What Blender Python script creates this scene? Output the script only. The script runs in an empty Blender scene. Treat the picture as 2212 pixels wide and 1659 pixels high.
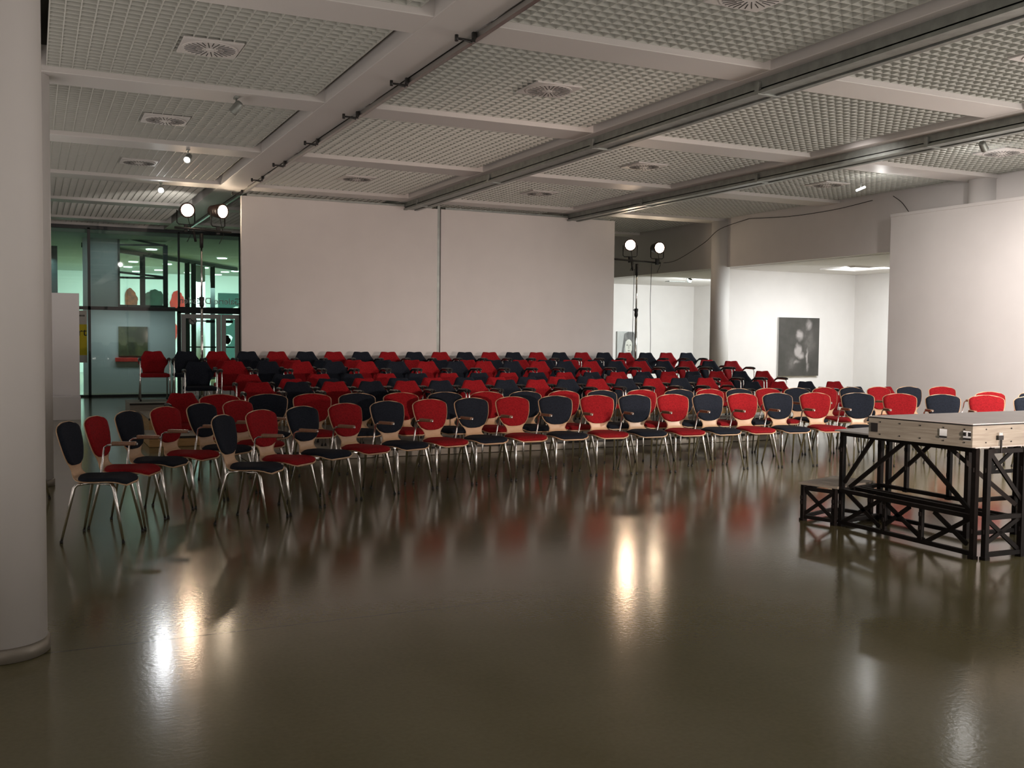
import bpy, bmesh, math, random
from mathutils import Vector, Matrix
random.seed(7)
S = bpy.context.scene
COL = S.collection
PI = math.pi

# ------------------------------------------------------------------ camera
def camera_axes(yaw, pitch, roll):
    cy, sy = math.cos(yaw), math.sin(yaw)
    f = Vector((sy*math.cos(pitch), cy*math.cos(pitch), math.sin(pitch)))
    r = Vector((cy, -sy, 0)); u = r.cross(f)
    r2 = r*math.cos(roll)+u*math.sin(roll); u2 = -r*math.sin(roll)+u*math.cos(roll)
    return r2, u2, f
r_, u_, f_ = camera_axes(math.radians(25.5613), math.radians(-2.7067), math.radians(0.6021))
cd = bpy.data.cameras.new('camera'); cam = bpy.data.objects.new('camera', cd); COL.objects.link(cam)
cd.sensor_width = 36; cd.lens = 2161.67/2212*36; cd.clip_end = 200; cd.clip_start = 0.05
m = Matrix.Identity(4)
for i in range(3):
    m[i][0] = r_[i]; m[i][1] = u_[i]; m[i][2] = -f_[i]
m[0][3], m[1][3], m[2][3] = 0, 0, 1.5
cam.matrix_world = m
S.camera = cam

# ------------------------------------------------------------------ world, view, lights
S.view_settings.view_transform = 'Standard'; S.view_settings.look = 'None'
S.view_settings.exposure = 0.0; S.view_settings.gamma = 1.0
S.view_settings.use_curve_mapping = False
S.cycles.use_denoising = True
S.cycles.max_bounces = 8; S.cycles.diffuse_bounces = 5; S.cycles.glossy_bounces = 4
S.cycles.transmission_bounces = 6; S.cycles.sample_clamp_indirect = 4.0
S.cycles.caustics_reflective = False; S.cycles.caustics_refractive = False
w = bpy.data.worlds.new('world'); S.world = w; w.use_nodes = True
w.node_tree.nodes['Background'].inputs[0].default_value = (0.01, 0.011, 0.014, 1)
w.node_tree.nodes['Background'].inputs[1].default_value = 1.0

def light(name, kind, loc, power, color=(1, 1, 1), aim=None, **kw):
    d = bpy.data.lights.new(name, kind); d.energy = power; d.color = color
    o = bpy.data.objects.new(name, d); COL.objects.link(o); o.location = loc
    if aim is not None:
        o.rotation_euler = (Vector(aim)-Vector(loc)).to_track_quat('-Z', 'Y').to_euler()
    for k, v in kw.items(): setattr(d, k, v)
    return o
WARM = (1.0, .80, .68); NEUT = (1.0, .92, .88); COOL = (.90, 1.0, .97)
# hall: added fill lights behind and beside the viewer, brightening floor and deck
for lx, ly, lp in ((1.0, .2, 38), (5.0, .4, 78), (9.4, .8, 400), (9.2, 4.6, 140)):
    light('hall_fill', 'SPOT', (lx, ly, 3.85), lp, NEUT, aim=(lx, ly+.8, 0), spot_size=math.radians(150), spot_blend=1, shadow_soft_size=.12)
# added area fills brightening the ceiling from outside the picture: behind the viewer, along the left wall, at the right
for ux, uy, uz, uw, ud, up in ((4.0, -1.6, .25, 8, 3, 285), (-2.6, 10.0, .25, 1.6, 13, 205), (11.2, 3.6, .25, 2.4, 5, 235)):
    o = light('ceiling_fill', 'AREA', (ux, uy, uz), up, (1, .90, .84), size=uw, size_y=ud, shape='RECTANGLE'); o.rotation_euler = (PI, 0, 0)
light('low_fill', 'AREA', (11.9, 1.5, .5), 170, (1, .92, .87), aim=(8.5, 7, 5.5), size=2, size_y=4, shape='RECTANGLE')  # this and the next: added low fills, tilted up from out of view
light('low_fill', 'AREA', (-1.9, -3.0, .4), 105, (1, .90, .83), aim=(2, 7, 5.0), size=4.5, size_y=3, shape='RECTANGLE')
# projector beside the viewer, low, throwing onto the partition
light('projector_light', 'SPOT', (5.2, -.6, 1.35), 1900, (1, .76, .65), aim=(6.2, 17.6, 1.7), spot_size=math.radians(38), spot_blend=1, shadow_soft_size=.05)
# ceiling spots: one on the chairs at the right, two added fills brightening the partition, two washing the display wall
light('stage_spot', 'SPOT', (9.6, 1.6, 3.85), 4600, (1, .88, .80), aim=(8.9, 9.7, .35), spot_size=math.radians(50), spot_blend=1, shadow_soft_size=.09)
light('partition_fill', 'SPOT', (4.9, 13.4, 3.85), 26, WARM, aim=(5.2, 17.6, .9), spot_size=math.radians(84), spot_blend=1, shadow_soft_size=.1)
light('partition_fill', 'SPOT', (8.8, 13.4, 3.85), 22, NEUT, aim=(8.7, 17.6, .9), spot_size=math.radians(84), spot_blend=1, shadow_soft_size=.1)
light('track_light', 'SPOT', (9.2, 6.2, 3.8), 1800, NEUT, aim=(12.6, 8.0, 1.7), spot_size=math.radians(92), spot_blend=1, shadow_soft_size=.15)
light('track_light', 'SPOT', (8.8, 9.5, 3.8), 90, NEUT, aim=(12.6, 10.0, 1.6), spot_size=math.radians(95), spot_blend=1, shadow_soft_size=.15)
light('board_fill', 'SPOT', (.9, 15.6, 3.85), 70, NEUT, aim=(.2, 19, 1.1), spot_size=math.radians(70), spot_blend=1, shadow_soft_size=.06)  # fill added to brighten the info board
# gallery rooms
light('gallery_light', 'AREA', (15.0, 15.0, 2.9), 280, (.96, .99, 1), aim=(15.2, 15.6, 0), size=3, size_y=2, shape='RECTANGLE')
light('gallery_light', 'AREA', (15.2, 20.6, 2.9), 350, (.95, 1, 1), aim=(15, 22.5, .6), size=2, size_y=3, shape='RECTANGLE')
# lobby behind the glass
light('lobby_light', 'AREA', (5.5, 36, 3.6), 2300, (.72, 1, .90), aim=(5.5, 37, 0), size=8, size_y=6, shape='RECTANGLE')
light('lobby_light', 'AREA', (-.2, 26.6, 3.3), 60, (.70, 1, .95), aim=(-.2, 26.6, 0), size=1.2, size_y=.4, shape='RECTANGLE')
light('lobby_light', 'AREA', (2.2, 25.8, 3.7), 7, (.80, .96, 1), aim=(2.2, 26.1, 0), size=2, size_y=.4, shape='RECTANGLE')  # added fill for the gap between glass and inner wall

light('lobby_light', 'AREA', (2.15, 25.7, 1.96), 13, (.88, .97, 1), aim=(2.15, 26.1, 0), size=1.8, size_y=.3, shape='RECTANGLE')  # added fill behind the transom, brightens the lower inner wall
# ------------------------------------------------------------------ materials
M = {}
def mat(name, col, rough=.6, metal=0, emit=None, estr=0, noise=None, bump=None, spec=.5, trans=0, coat=0):
    mt = bpy.data.materials.new(name); mt.use_nodes = True
    nt = mt.node_tree; b = nt.nodes['Principled BSDF']
    b.inputs['Base Color'].default_value = (*col, 1)
    b.inputs['Roughness'].default_value = rough; b.inputs['Metallic'].default_value = metal
    b.inputs['Specular IOR Level'].default_value = spec
    b.inputs['Transmission Weight'].default_value = trans
    b.inputs['Coat Weight'].default_value = coat
    if emit: b.inputs['Emission Color'].default_value = (*emit, 1); b.inputs['Emission Strength'].default_value = estr
    if noise or bump:
        tc = nt.nodes.new('ShaderNodeTexCoord'); n = nt.nodes.new('ShaderNodeTexNoise')
        sc, amt = noise if noise else bump
        n.inputs['Scale'].default_value = sc; n.inputs['Detail'].default_value = 4
        nt.links.new(tc.outputs['Object'], n.inputs['Vector'])
        if noise:
            r = nt.nodes.new('ShaderNodeValToRGB')
            r.color_ramp.elements[0].position = .3; r.color_ramp.elements[1].position = .7
            r.color_ramp.elements[0].color = (*[c*(1-amt) for c in col], 1)
            r.color_ramp.elements[1].color = (*[min(1, c*(1+amt)) for c in col], 1)
            nt.links.new(n.outputs['Fac'], r.inputs['Fac']); nt.links.new(r.outputs['Color'], b.inputs['Base Color'])
        if bump:
            bp = nt.nodes.new('ShaderNodeBump'); bp.inputs['Strength'].default_value = bump[1]; bp.inputs['Distance'].default_value = .01
            n2 = nt.nodes.new('ShaderNodeTexNoise'); n2.inputs['Scale'].default_value = bump[0]
            nt.links.new(tc.outputs['Object'], n2.inputs['Vector'])
            nt.links.new(n2.outputs['Fac'], bp.inputs['Height']); nt.links.new(bp.outputs['Normal'], b.inputs['Normal'])
    M[name] = mt; return mt
mat('wall_paint', (.74, .71, .69), .75, noise=(3, .02))
mat('panel_paint', (.72, .69, .67), .7, noise=(2, .025))
mat('beam_paint', (.70, .67, .65), .5)
mat('grille_metal', (.60, .605, .56), .6)
mat('plenum_dark', (.045, .045, .04), .9)
mat('column_paint', (.72, .70, .68), .6)
mat('column_ring', (.22, .20, .165), .45, metal=.35)
mat('galvanised', (.30, .32, .30), .45, metal=.6, noise=(9, .15))
mat('satin_steel', (.55, .54, .52), .38, metal=1)
mat('chrome', (.85, .84, .82), .13, metal=1)
mat('rubber', (.02, .02, .02), .6)
mat('black_metal', (.012, .011, .010), .5)
mat('truss_metal', (.007, .0055, .005), .6, noise=(14, .4), spec=.25)
mat('red_fabric', (.27, .008, .012), .9, noise=(70, .25), bump=(240, .35), spec=.2)
mat('blue_fabric', (.0125, .0165, .026), .9, noise=(70, .25), bump=(240, .35), spec=.2)
mat('plastic_black', (.02, .018, .018), .45)
mat('frame_dark', (.012, .018, .020), .4)
mat('door_white', (.66, .62, .60), .5)
mat('lamp_body', (.03, .012, .009), .5)
mat('lamp_glow', (1, .95, .85), .5, emit=(1, .78, .56), estr=45)
mat('lamp_glow_cool', (1, 1, 1), .5, emit=(.93, .97, 1), estr=110)
mat('lamp_glow_small', (1, 1, 1), .5, emit=(1, .97, .92), estr=12)
mat('skylight_glow', (.8, .8, .8), .5, emit=(1, 1, 1), estr=1.0)
mat('downlight_glow', (1, 1, 1), .5, emit=(.75, 1, .92), estr=6)
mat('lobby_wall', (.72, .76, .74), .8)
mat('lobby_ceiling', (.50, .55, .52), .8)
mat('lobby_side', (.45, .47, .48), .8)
mat('deck_top', (.78, .76, .75), .4, noise=(5, .05))
mat('white_box', (.66, .64, .63), .6)
mat('canvas_edge', (.55, .54, .52), .7)
mat('art_red', (.50, .03, .02), .7, noise=(6, .3))
mat('art_green', (.008, .030, .016), .7, noise=(6, .6))
mat('art_brown', (.16, .035, .008), .7, noise=(6, .5))
mat('art_dark', (.03, .09, .08), .7)
mat('art_white', (.75, .80, .78), .7)
mat('yellow_paper', (.70, .58, .02), .7)
mat('white_paper', (.62, .60, .56), .7)
mat('ink', (.02, .02, .02), .7)
mat('letter_grey', (.75, .80, .78), .6)
mat('tier_black', (.03, .028, .025), .8)

def floor_material():
    mt = bpy.data.materials.new('polished_floor'); mt.use_nodes = True; nt = mt.node_tree; b = nt.nodes['Principled BSDF']
    tc = nt.nodes.new('ShaderNodeTexCoord')
    n1 = nt.nodes.new('ShaderNodeTexNoise'); n1.inputs['Scale'].default_value = .9; n1.inputs['Detail'].default_value = 6
    n2 = nt.nodes.new('ShaderNodeTexNoise'); n2.inputs['Scale'].default_value = 45; n2.inputs['Detail'].default_value = 3
    nt.links.new(tc.outputs['Object'], n1.inputs['Vector']); nt.links.new(tc.outputs['Object'], n2.inputs['Vector'])
    mx = nt.nodes.new('ShaderNodeMix'); mx.data_type = 'FLOAT'; mx.inputs[0].default_value = .35
    nt.links.new(n1.outputs['Fac'], mx.inputs[2]); nt.links.new(n2.outputs['Fac'], mx.inputs[3])
    r = nt.nodes.new('ShaderNodeValToRGB'); e = r.color_ramp.elements
    e[0].position = .35; e[0].color = (.122, .110, .052, 1); e[1].position = .68; e[1].color = (.156, .140, .074, 1)
    nt.links.new(mx.outputs[0], r.inputs['Fac'])
    # one thin joint in the coating, running across the hall
    sx = nt.nodes.new('ShaderNodeSeparateXYZ'); nt.links.new(tc.outputs['Object'], sx.inputs[0])
    s1 = nt.nodes.new('ShaderNodeMath'); s1.operation = 'SUBTRACT'; s1.inputs[1].default_value = 5.09; nt.links.new(sx.outputs['Y'], s1.inputs[0])
    s2 = nt.nodes.new('ShaderNodeMath'); s2.operation = 'ABSOLUTE'; nt.links.new(s1.outputs[0], s2.inputs[0])
    s3 = nt.nodes.new('ShaderNodeMath'); s3.operation = 'GREATER_THAN'; s3.inputs[1].default_value = .005; nt.links.new(s2.outputs[0], s3.inputs[0])
    mm = nt.nodes.new('ShaderNodeMix'); mm.data_type = 'RGBA'; mm.inputs[6].default_value = (.03, .027, .02, 1)
    nt.links.new(s3.outputs[0], mm.inputs[0]); nt.links.new(r.outputs['Color'], mm.inputs[7])
    nt.links.new(mm.outputs[2], b.inputs['Base Color'])
    rr = nt.nodes.new('ShaderNodeMapRange'); rr.inputs[3].default_value = .12; rr.inputs[4].default_value = .18
    nt.links.new(n1.outputs['Fac'], rr.inputs[0]); nt.links.new(rr.outputs[0], b.inputs['Roughness'])
    bp = nt.nodes.new('ShaderNodeBump'); bp.inputs['Strength'].default_value = .04; bp.inputs['Distance'].default_value = .01
    nt.links.new(n2.outputs['Fac'], bp.inputs['Height']); nt.links.new(bp.outputs['Normal'], b.inputs['Normal'])
    b.inputs['Specular IOR Level'].default_value = .5
    M['floor'] = mt
floor_material()
def wood_material(name, c1, c2, rough=.4, scale=(3, 40, 3)):
    mt = bpy.data.materials.new(name); mt.use_nodes = True; nt = mt.node_tree; b = nt.nodes['Principled BSDF']
    tc = nt.nodes.new('ShaderNodeTexCoord'); mp = nt.nodes.new('ShaderNodeMapping'); mp.inputs['Scale'].default_value = scale
    n = nt.nodes.new('ShaderNodeTexNoise'); n.inputs['Scale'].default_value = 2.2; n.inputs['Detail'].default_value = 5; n.inputs['Distortion'].default_value = .6
    r = nt.nodes.new('ShaderNodeValToRGB'); e = r.color_ramp.elements
    e[0].position = .35; e[0].color = (*c1, 1); e[1].position = .7; e[1].color = (*c2, 1)
    nt.links.new(tc.outputs['Object'], mp.inputs['Vector']); nt.links.new(mp.outputs[0], n.inputs['Vector'])
    nt.links.new(n.outputs['Fac'], r.inputs['Fac']); nt.links.new(r.outputs['Color'], b.inputs['Base Color'])
    b.inputs['Roughness'].default_value = rough; M[name] = mt
wood_material('beech_ply', (.56, .36, .21), (.68, .46, .29), .38)
wood_material('arm_wood', (.28, .15, .09), (.36, .20, .12), .4)
wood_material('ply_side', (.30, .28, .23), (.42, .40, .34), .5, (2, 2, 30))
wood_material('tier_wood', (.42, .25, .09), (.60, .38, .16), .5, (2, 2, 30))
wood_material('tier_plain', (.27, .25, .21), (.34, .32, .27), .6, (2, 2, 20))
def paint_material(name, dark, light, scale, lo=.42, hi=.68):
    mt = bpy.data.materials.new(name); mt.use_nodes = True; nt = mt.node_tree; b = nt.nodes['Principled BSDF']
    tc = nt.nodes.new('ShaderNodeTexCoord'); mp = nt.nodes.new('ShaderNodeMapping'); mp.inputs['Scale'].default_value = scale
    n = nt.nodes.new('ShaderNodeTexNoise'); n.inputs['Scale'].default_value = 2; n.inputs['Detail'].default_value = 7; n.inputs['Distortion'].default_value = .8
    r = nt.nodes.new('ShaderNodeValToRGB'); e = r.color_ramp.elements
    e[0].position = lo; e[0].color = (*dark, 1); e[1].position = hi; e[1].color = (*light, 1)
    nt.links.new(tc.outputs['Object'], mp.inputs['Vector']); nt.links.new(mp.outputs[0], n.inputs['Vector'])
    nt.links.new(n.outputs['Fac'], r.inputs['Fac']); nt.links.new(r.outputs['Color'], b.inputs['Base Color'])
    b.inputs['Roughness'].default_value = .6; M[name] = mt
paint_material('canvas_grey', (.055, .053, .043), (.10, .090, .082), (1.5, 1, .6))
paint_material('canvas_stroke', (.10, .09, .085), (.26, .24, .235), (4, 1, 3))
paint_material('canvas_murky', (.035, .04, .02), (.12, .12, .05), (1.2, 1, .8))
paint_material('portrait_ground', (.42, .43, .42), (.50, .51, .50), (2, 1, 1))
paint_material('portrait_hair', (.10, .10, .10), (.24, .24, .23), (12, 1, 2))
paint_material('portrait_skin', (.56, .56, .50), (.70, .70, .65), (3, 1, 3))
def abstract_material(name, dark, mid, light, spots):
    """spots: (x, z, rx, rz, strength) soft painted patches in the canvas' own coordinates"""
    mt = bpy.data.materials.new(name); mt.use_nodes = True; nt = mt.node_tree; b = nt.nodes['Principled BSDF']; L = nt.links.new
    tc = nt.nodes.new('ShaderNodeTexCoord'); n = nt.nodes.new('ShaderNodeTexNoise'); n.inputs['Scale'].default_value = 5; n.inputs['Detail'].default_value = 6
    L(tc.outputs['Object'], n.inputs['Vector'])
    sub = nt.nodes.new('ShaderNodeVectorMath'); sub.operation = 'SUBTRACT'; sub.inputs[1].default_value = (.5, .5, .5); L(n.outputs['Color'], sub.inputs[0])
    sc = nt.nodes.new('ShaderNodeVectorMath'); sc.operation = 'SCALE'; sc.inputs['Scale'].default_value = .16; L(sub.outputs[0], sc.inputs[0])
    ad = nt.nodes.new('ShaderNodeVectorMath'); ad.operation = 'ADD'; L(tc.outputs['Object'], ad.inputs[0]); L(sc.outputs[0], ad.inputs[1])
    acc = None
    for x, z, rx, rz, st in spots:
        mp = nt.nodes.new('ShaderNodeMapping'); mp.inputs['Scale'].default_value = (1/rx, 0, 1/rz); mp.inputs['Location'].default_value = (-x/rx, 0, -z/rz)
        L(ad.outputs[0], mp.inputs['Vector']); g = nt.nodes.new('ShaderNodeTexGradient'); g.gradient_type = 'SPHERICAL'; L(mp.outputs[0], g.inputs['Vector'])
        m1 = nt.nodes.new('ShaderNodeMath'); m1.operation = 'MULTIPLY'; m1.inputs[1].default_value = st; L(g.outputs['Fac'], m1.inputs[0])
        if acc is None: acc = m1
        else:
            a = nt.nodes.new('ShaderNodeMath'); a.operation = 'MAXIMUM'; L(acc.outputs[0], a.inputs[0]); L(m1.outputs[0], a.inputs[1]); acc = a
    m2 = nt.nodes.new('ShaderNodeMath'); m2.operation = 'MULTIPLY_ADD'; m2.inputs[1].default_value = .45; L(n.outputs['Fac'], m2.inputs[0]); L(acc.outputs[0], m2.inputs[2])
    r = nt.nodes.new('ShaderNodeValToRGB'); e = r.color_ramp.elements; e[0].position = .12; e[0].color = (*dark, 1); e[1].position = 1.0; e[1].color = (*light, 1)
    k = e.new(.38); k.color = (*mid, 1)
    L(m2.outputs[0], r.inputs['Fac']); L(r.outputs['Color'], b.inputs['Base Color']); b.inputs['Roughness'].default_value = .6; M[name] = mt
abstract_material('abstract_canvas', (.035, .034, .028), (.070, .064, .058), (.34, .31, .30),
                  [(.02, 1.60, .14, .17, 1.1), (-.03, 1.25, .13, .20, 1.5), (.05, 1.14, .14, .12, 1.1), (.27, 1.82, .12, .17, .8), (.24, 1.12, .05, .30, .9), (.25, .90, .06, .16, .6), (-.08, 1.0, .16, .06, .6),
                   (-.20, 1.02, .22, .30, .3), (.30, 1.45, .30, .45, .32)])
def glass_material():
    mt = bpy.data.materials.new('window_glass'); mt.use_nodes = True; nt = mt.node_tree
    for n in list(nt.nodes): nt.nodes.remove(n)
    o = nt.nodes.new('ShaderNodeOutputMaterial'); mx = nt.nodes.new('ShaderNodeMixShader')
    t = nt.nodes.new('ShaderNodeBsdfTransparent'); t.inputs[0].default_value = (.86, .95, .92, 1)
    g = nt.nodes.new('ShaderNodeBsdfGlossy'); g.inputs['Roughness'].default_value = .02
    f = nt.nodes.new('ShaderNodeFresnel'); f.inputs[0].default_value = 1.6
    nt.links.new(f.outputs[0], mx.inputs[0]); nt.links.new(t.outputs[0], mx.inputs[1]); nt.links.new(g.outputs[0], mx.inputs[2])
    nt.links.new(mx.outputs[0], o.inputs[0]); M['glass'] = mt
glass_material()

# ------------------------------------------------------------------ helpers
class MB:
    """collects shapes in one bmesh and links them as ONE mesh object"""
    def __init__(s): s.b = bmesh.new()
    def box(s, x0, x1, y0, y1, z0, z1, bev=0):
        vs = [s.b.verts.new((x, y, z)) for x in (x0, x1) for y in (y0, y1) for z in (z0, z1)]
        fs = [(0, 1, 3, 2), (4, 6, 7, 5), (0, 4, 5, 1), (2, 3, 7, 6), (0, 2, 6, 4), (1, 5, 7, 3)]
        nf = [s.b.faces.new([vs[i] for i in f]) for f in fs]
        if bev:
            ed = list({e for f in nf for e in f.edges})
            bmesh.ops.bevel(s.b, geom=ed, offset=bev, segments=2, affect='EDGES', profile=.5)
        return s
    def bar(s, a, c, w=.03, h=None, up=(0, 0, 1)):
        a, c = Vector(a), Vector(c); h = h or w; d = (c-a).normalized(); up = Vector(up)
        if abs(d.dot(up)) > .99: up = Vector((0, 1, 0))
        x = d.cross(up).normalized()*w/2; y = x.cross(d).normalized()*h/2
        vs = [s.b.verts.new(p+i*x+j*y) for p in (a, c) for i, j in ((-1, -1), (1, -1), (1, 1), (-1, 1))]
        for f in ((3, 2, 1, 0), (4, 5, 6, 7), (0, 1, 5, 4), (1, 2, 6, 5), (2, 3, 7, 6), (3, 0, 4, 7)):
            s.b.faces.new([vs[i] for i in f])
        return s
    def tube(s, pts, r, n=8):
        pts = [Vector(p) for p in pts]; rs = r if isinstance(r, (list, tuple)) else [r]*len(pts)
        prev = None; rings = []
        for i, p in enumerate(pts):
            d = (pts[min(i+1, len(pts)-1)]-pts[max(i-1, 0)]).normalized()
            if prev is None:
                up = Vector((0, 0, 1)) if abs(d.z) < .9 else Vector((0, 1, 0))
                x = d.cross(up).normalized()
            else: x = (prev-d*prev.dot(d)).normalized()
            prev = x; y = d.cross(x)
            rings.append([s.b.verts.new(p+rs[i]*(math.cos(2*PI*k/n)*x+math.sin(2*PI*k/n)*y)) for k in range(n)])
        for a, c in zip(rings, rings[1:]):
            for k in range(n): s.b.faces.new((a[k], a[(k+1) % n], c[(k+1) % n], c[k])).smooth = True
        s.b.faces.new(rings[0][::-1]); s.b.faces.new(rings[-1])
        return s
    def lathe(s, prof, c=(0, 0, 0), n=32, axis=(0, 0, 1)):
        q = Vector((0, 0, 1)).rotation_difference(Vector(axis)); c = Vector(c); rings = []
        for r, z in prof:
            rings.append([s.b.verts.new(c+q @ Vector((r*math.cos(2*PI*k/n), r*math.sin(2*PI*k/n), z))) for k in range(n)])
        for a, d in zip(rings, rings[1:]):
            for k in range(n): s.b.faces.new((a[k], a[(k+1) % n], d[(k+1) % n], d[k])).smooth = True
        s.b.faces.new(rings[0][::-1]); s.b.faces.new(rings[-1])
        return s
    def prism(s, pts, d):
        """closed outline (3D points) pushed along vector d"""
        d = Vector(d); a = [s.b.verts.new(Vector(p)) for p in pts]; c = [s.b.verts.new(Vector(p)+d) for p in pts]
        n = len(a); s.b.faces.new(a); s.b.faces.new(c[::-1])
        for i in range(n): s.b.faces.new((a[(i+1) % n], a[i], c[i], c[(i+1) % n]))
        return s
    def ribbon(s, rows, th, nu=10):
        """rows: (y, z, halfwidth, curve, dip) -> curved slab of thickness th towards its front"""
        P = [Vector((0, r[0], r[1])) for r in rows]; F = []; B = []
        for i, r in enumerate(rows):
            t = (P[min(i+1, len(P)-1)]-P[max(i-1, 0)]).normalized(); nrm = Vector((0, -t.z, t.y))
            if nrm.y < 0 and nrm.z < .3: nrm = -nrm
            if i == 0: first = nrm
            f, b = [], []
            for k in range(nu+1):
                u = -1+2*k/nu; x = u*r[2]
                p = Vector((x, r[0]+r[3]*x*x, r[1]+(r[4]*abs(u)*(1.6-.9*abs(u)) if len(r) > 4 else 0)))
                edge = .35 if abs(u) == 1 else 1
                f.append(s.b.verts.new(p+nrm*th*edge)); b.append(s.b.verts.new(p))
            F.append(f); B.append(b)
        for i in range(len(rows)-1):
            for k in range(nu):
                s.b.faces.new((F[i][k], F[i][k+1], F[i+1][k+1], F[i+1][k])).smooth = True
                s.b.faces.new((B[i][k+1], B[i][k], B[i+1][k], B[i+1][k+1])).smooth = True
            s.b.faces.new((F[i][0], F[i+1][0], B[i+1][0], B[i][0])); s.b.faces.new((F[i+1][nu], F[i][nu], B[i][nu], B[i+1][nu]))
        for i in (0, len(rows)-1):
            for k in range(nu):
                s.b.faces.new((F[i][k], B[i][k], B[i][k+1], F[i][k+1]) if i == 0 else (F[i][k+1], B[i][k+1], B[i][k], F[i][k]))
        return s
    def obj(s, name, material, parent=None):
        bmesh.ops.recalc_face_normals(s.b, faces=s.b.faces)
        me = bpy.data.meshes.new(name); s.b.to_mesh(me); s.b.free(); me.materials.append(M[material])
        o = bpy.data.objects.new(name, me); COL.objects.link(o)
        if parent: o.parent = parent
        return o

def tag(o, label=None, cat=None, group=None, kind=None):
    if label: o['label'] = label
    if cat: o['category'] = cat
    if group: o['group'] = group
    if kind: o['kind'] = kind
    return o
def thing(name, label, cat, loc=(0, 0, 0), rz=0, group=None):
    o = bpy.data.objects.new(name, None); COL.objects.link(o); o.empty_display_size = .1
    o.location = loc; o.rotation_euler = (0, 0, rz)
    return tag(o, label, cat, group)
def struct(name, mb, material, label=None, cat=None):
    o = mb.obj(name, material); return tag(o, label, cat, kind='structure')
def copy_tree(o, parent=None):
    c = o.copy(); COL.objects.link(c)
    if parent: c.parent = parent
    for ch in list(o.children): copy_tree(ch, c)
    return c
ORD = ['', 'first', 'second', 'third', 'fourth', 'fifth', 'sixth', 'seventh', 'eighth', 'ninth', 'tenth', 'eleventh', 'twelfth', 'thirteenth', 'fourteenth',
       'fifteenth', 'sixteenth', 'seventeenth', 'eighteenth', 'nineteenth', 'twentieth', 'twenty-first', 'twenty-second', 'twenty-third', 'twenty-fourth']

# ------------------------------------------------------------------ the hall
H = 3.95
struct('floor', MB().box(-5, 27, -6, 45, -.2, 0), 'floor', 'polished grey-brown resin floor of the hall', 'floor')
struct('ceiling', MB().box(-5.2, 13.3, -6, 25.3, 4.45, 4.6), 'plenum_dark', 'dark plenum above the open-cell ceiling', 'ceiling')
struct('wall_left', MB().box(-5.2, -5, -6, 25.2, 0, 4.45), 'wall_paint')
struct('wall_front', MB().box(-5, 13.3, -6.2, -6, 0, 4.45), 'wall_paint')
struct('wall_right', MB().box(13.09, 13.3, -6, 12.3, 0, 4.45), 'wall_paint', 'white side wall behind the display wall', 'wall')
struct('trim_1', MB().box(13.09, 13.35, 12.3, 25.1, 3.0, 4.45), 'wall_paint', 'deep white soffit over the opening to the gallery', 'soffit')
struct('wall_back', MB().box(4.62, 13.09, 25.0, 25.2, 0, 4.45), 'wall_paint')
# gallery rooms behind the soffit
struct('wall_gallery_back', MB().box(13.30, 17.3, 17.5, 17.66, 0, 3.0), 'wall_paint', 'bright white gallery wall carrying the dark painting', 'wall')
struct('wall_gallery_side', MB().box(17.12, 17.3, 11.5, 17.5, 0, 3.0), 'wall_paint', 'white gallery side wall beyond the dark painting', 'wall')
struct('wall_gallery_front', MB().box(13.3, 17.3, 11.4, 11.5, 0, 3.0), 'wall_paint')
struct('wall_far_back', MB().box(13.1, 17.4, 24.0, 24.15, 0, 3.0), 'wall_paint', 'white far gallery wall carrying the portrait', 'wall')
struct('wall_far_side', MB().box(17.3, 17.45, 17.6, 24.15, 0, 3.0), 'wall_paint')
g = MB(); g.box(13.3, 17.6, 11.4, 24.2, 3.0, 3.1)
struct('ceiling_gallery', g, 'wall_paint')

# beams of the ceiling grid
YB = [(-5.75, -5.27), (-2.48, -2.0), (.79, 1.27), (4.06, 4.53), (7.33, 7.80), (10.53, 11.02), (13.80, 14.30), (17.08, 17.55), (20.38, 20.85), (23.62, 24.1)]
XB = [(-3.73, -3.28), (-.46, 0.0), (2.81, 3.24), (6.08, 6.50), (9.45, 9.90)]
n = 1
for y0, y1 in YB:
    n += 1
    struct('trim_%d' % n, MB().box(-5, 13.09, y0, y1, H, 4.2, .006), 'beam_paint', 'white cross beam of the ceiling, %s counted from behind the viewer' % ORD[n-1], 'beam')
for x0, x1 in XB:
    n += 1
    struct('trim_%d' % n, MB().box(x0, x1, -5.9, 25.0, H-.004, 4.2, .006), 'beam_paint', 'white long beam of the ceiling running to the glass wall', 'beam')

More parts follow.
